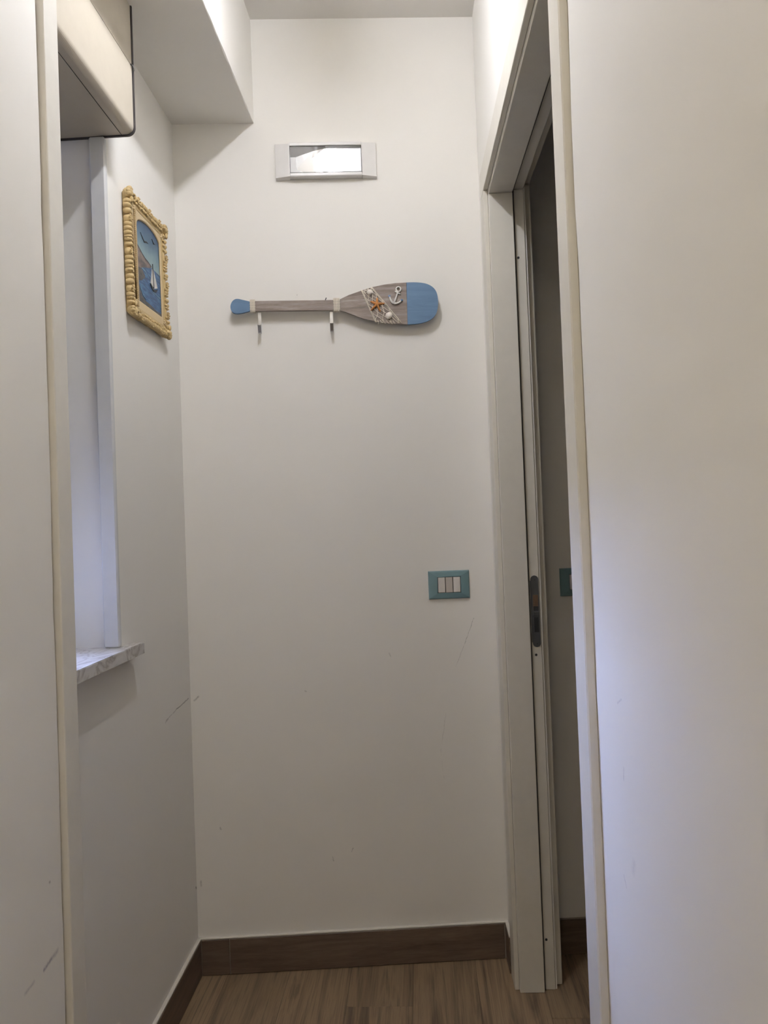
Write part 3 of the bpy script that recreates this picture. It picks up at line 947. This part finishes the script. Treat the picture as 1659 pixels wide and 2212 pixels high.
# painted relief: each painted area is its own low relief piece
def colr(name, stops, sc=25, stretch=(1, 1, 6)):
    t = NT(name)
    mp = t.node('ShaderNodeMapping'); mp.inputs['Scale'].default_value = stretch
    t.l.new(t.pos(), mp.inputs[0])
    t.l.new(t.ramp(t.noise(sc, 4, mp.outputs[0]), stops), t.p.inputs['Base Color'])
    t.p.inputs['Roughness'].default_value = .45
    return t.m
def sky_paint():
    t = NT('painted_sky'); P = t.pos()
    sx = t.node('ShaderNodeSeparateXYZ'); t.l.new(P, sx.inputs[0])
    g_ = t.math('DIVIDE', t.math('SUBTRACT', sx.outputs['Z'], 1.93), .10, clamp=True)
    g_ = t.math('ADD', g_, t.math('MULTIPLY', t.math('SUBTRACT', t.noise(22, 4, P), .5), .5), clamp=True)
    t.l.new(t.ramp(g_, [(0, (.27, .38, .38)), (.35, (.17, .28, .33)), (.65, (.06, .135, .21)), (1, (.022, .07, .15))]), t.p.inputs['Base Color'])
    t.p.inputs['Roughness'].default_value = .45
    return t.m
def PU(u, v_): return (U0 + (U1 - U0) * u, V0 + (VS - V0) * v_)
painting = empty('painting'); painting.parent = pic
bm = bmesh.new(); bm.faces.new([bm.verts.new((.0094, u, v_)) for u, v_ in arch(.0005)])
r_ = bmesh.ops.extrude_face_region(bm, geom=list(bm.faces))
bmesh.ops.translate(bm, vec=(-.0015, 0, 0), verts=[v for v in r_['geom'] if isinstance(v, bmesh.types.BMVert)])
link('sky_panel', bm, sky_paint(), painting)
def relief(name, mat, pts, x, t=.001, bev=0):
    bm = bmesh.new(); prism(bm, [PU(*p) for p in pts], x - t, x, axis='x')
    return link(name, bm, mat, painting)
m_sea = colr('painted_sea', [(.3, (.012, .05, .12)), (.5, (.025, .10, .24)), (.62, (.05, .16, .31)), (.8, (.16, .28, .38))], 30)
m_shore = colr('painted_shore', [(.3, (.03, .03, .035)), (.6, (.08, .075, .07)), (.8, (.16, .15, .13))], 60, (1, 1, 2))
m_cliff = colr('painted_cliff', [(.3, (.05, .045, .05)), (.5, (.13, .10, .09)), (.7, (.24, .18, .15))], 40, (1, 1, 2))
m_line = simple('painted_outline', (.03, .035, .04), .6)
m_sail = colr('painted_sail', [(.3, (.48, .46, .42)), (.7, (.72, .70, .65))], 60, (1, 4, 1))
m_foam = simple('painted_foam', (.16, .29, .40), .6)
relief('sea', m_sea, [(0, .0), (1, .0), (1, .585), (.5, .60), (0, .60)], .0099)
relief('cliff', m_cliff, [(0, .45), (.12, .46), (.24, .50), (.40, .54), (.56, .575), (.60, .60), (.45, .625), (.33, .635), (.22, .66), (.10, .70), (0, .735)], .0106)
relief('rock', m_shore, [(0, .27), (.12, .29), (.27, .36), (.30, .40), (.20, .45), (.10, .455), (0, .445)], .0105)
relief('cliff_outline', m_line, [(0, .735), (.10, .70), (.22, .66), (.33, .635), (.45, .625), (.60, .60), (.60, .612), (.45, .640), (.33, .652), (.22, .678), (.10, .718), (0, .755)], .0108)
relief('shore', m_shore, [(0, 0), (1, 0), (1, .03), (.75, .025), (.5, .05), (.3, .055), (.15, .09), (.06, .17), (0, .24)], .0106)
relief('foam', m_foam, [(.15, .47), (.3, .46), (.48, .40), (.48, .415), (.3, .48), (.15, .49)], .0104)
relief('foam', m_foam, [(.6, .26), (.95, .24), (.95, .252), (.6, .275)], .0104)
relief('foam', m_foam, [(.06, .20), (.16, .115), (.3, .078), (.3, .087), (.17, .13), (.075, .215)], .0109)
relief('sail', m_sail, [(.625, .585), (.535, .365), (.655, .325)], .0114, .002)
relief('sail', m_sail, [(.675, .585), (.695, .325), (.835, .365), (.80, .43)], .0114, .002)
relief('mast', m_line, [(.640, .325), (.668, .325), (.655, .66)], .0118, .002)
relief('hull', m_line, [(.50, .352), (.56, .335), (.66, .305), (.78, .325), (.85, .355), (.78, .295), (.66, .278), (.57, .30)], .0118, .002)
relief('gull', m_line, [(.17, .955), (.24, .925), (.33, .885), (.42, .905), (.50, .90), (.42, .885), (.33, .86), (.23, .91)], .0104)
relief('gull', m_line, [(.68, 1.02), (.75, .985), (.83, .985), (.75, .965)], .0104)
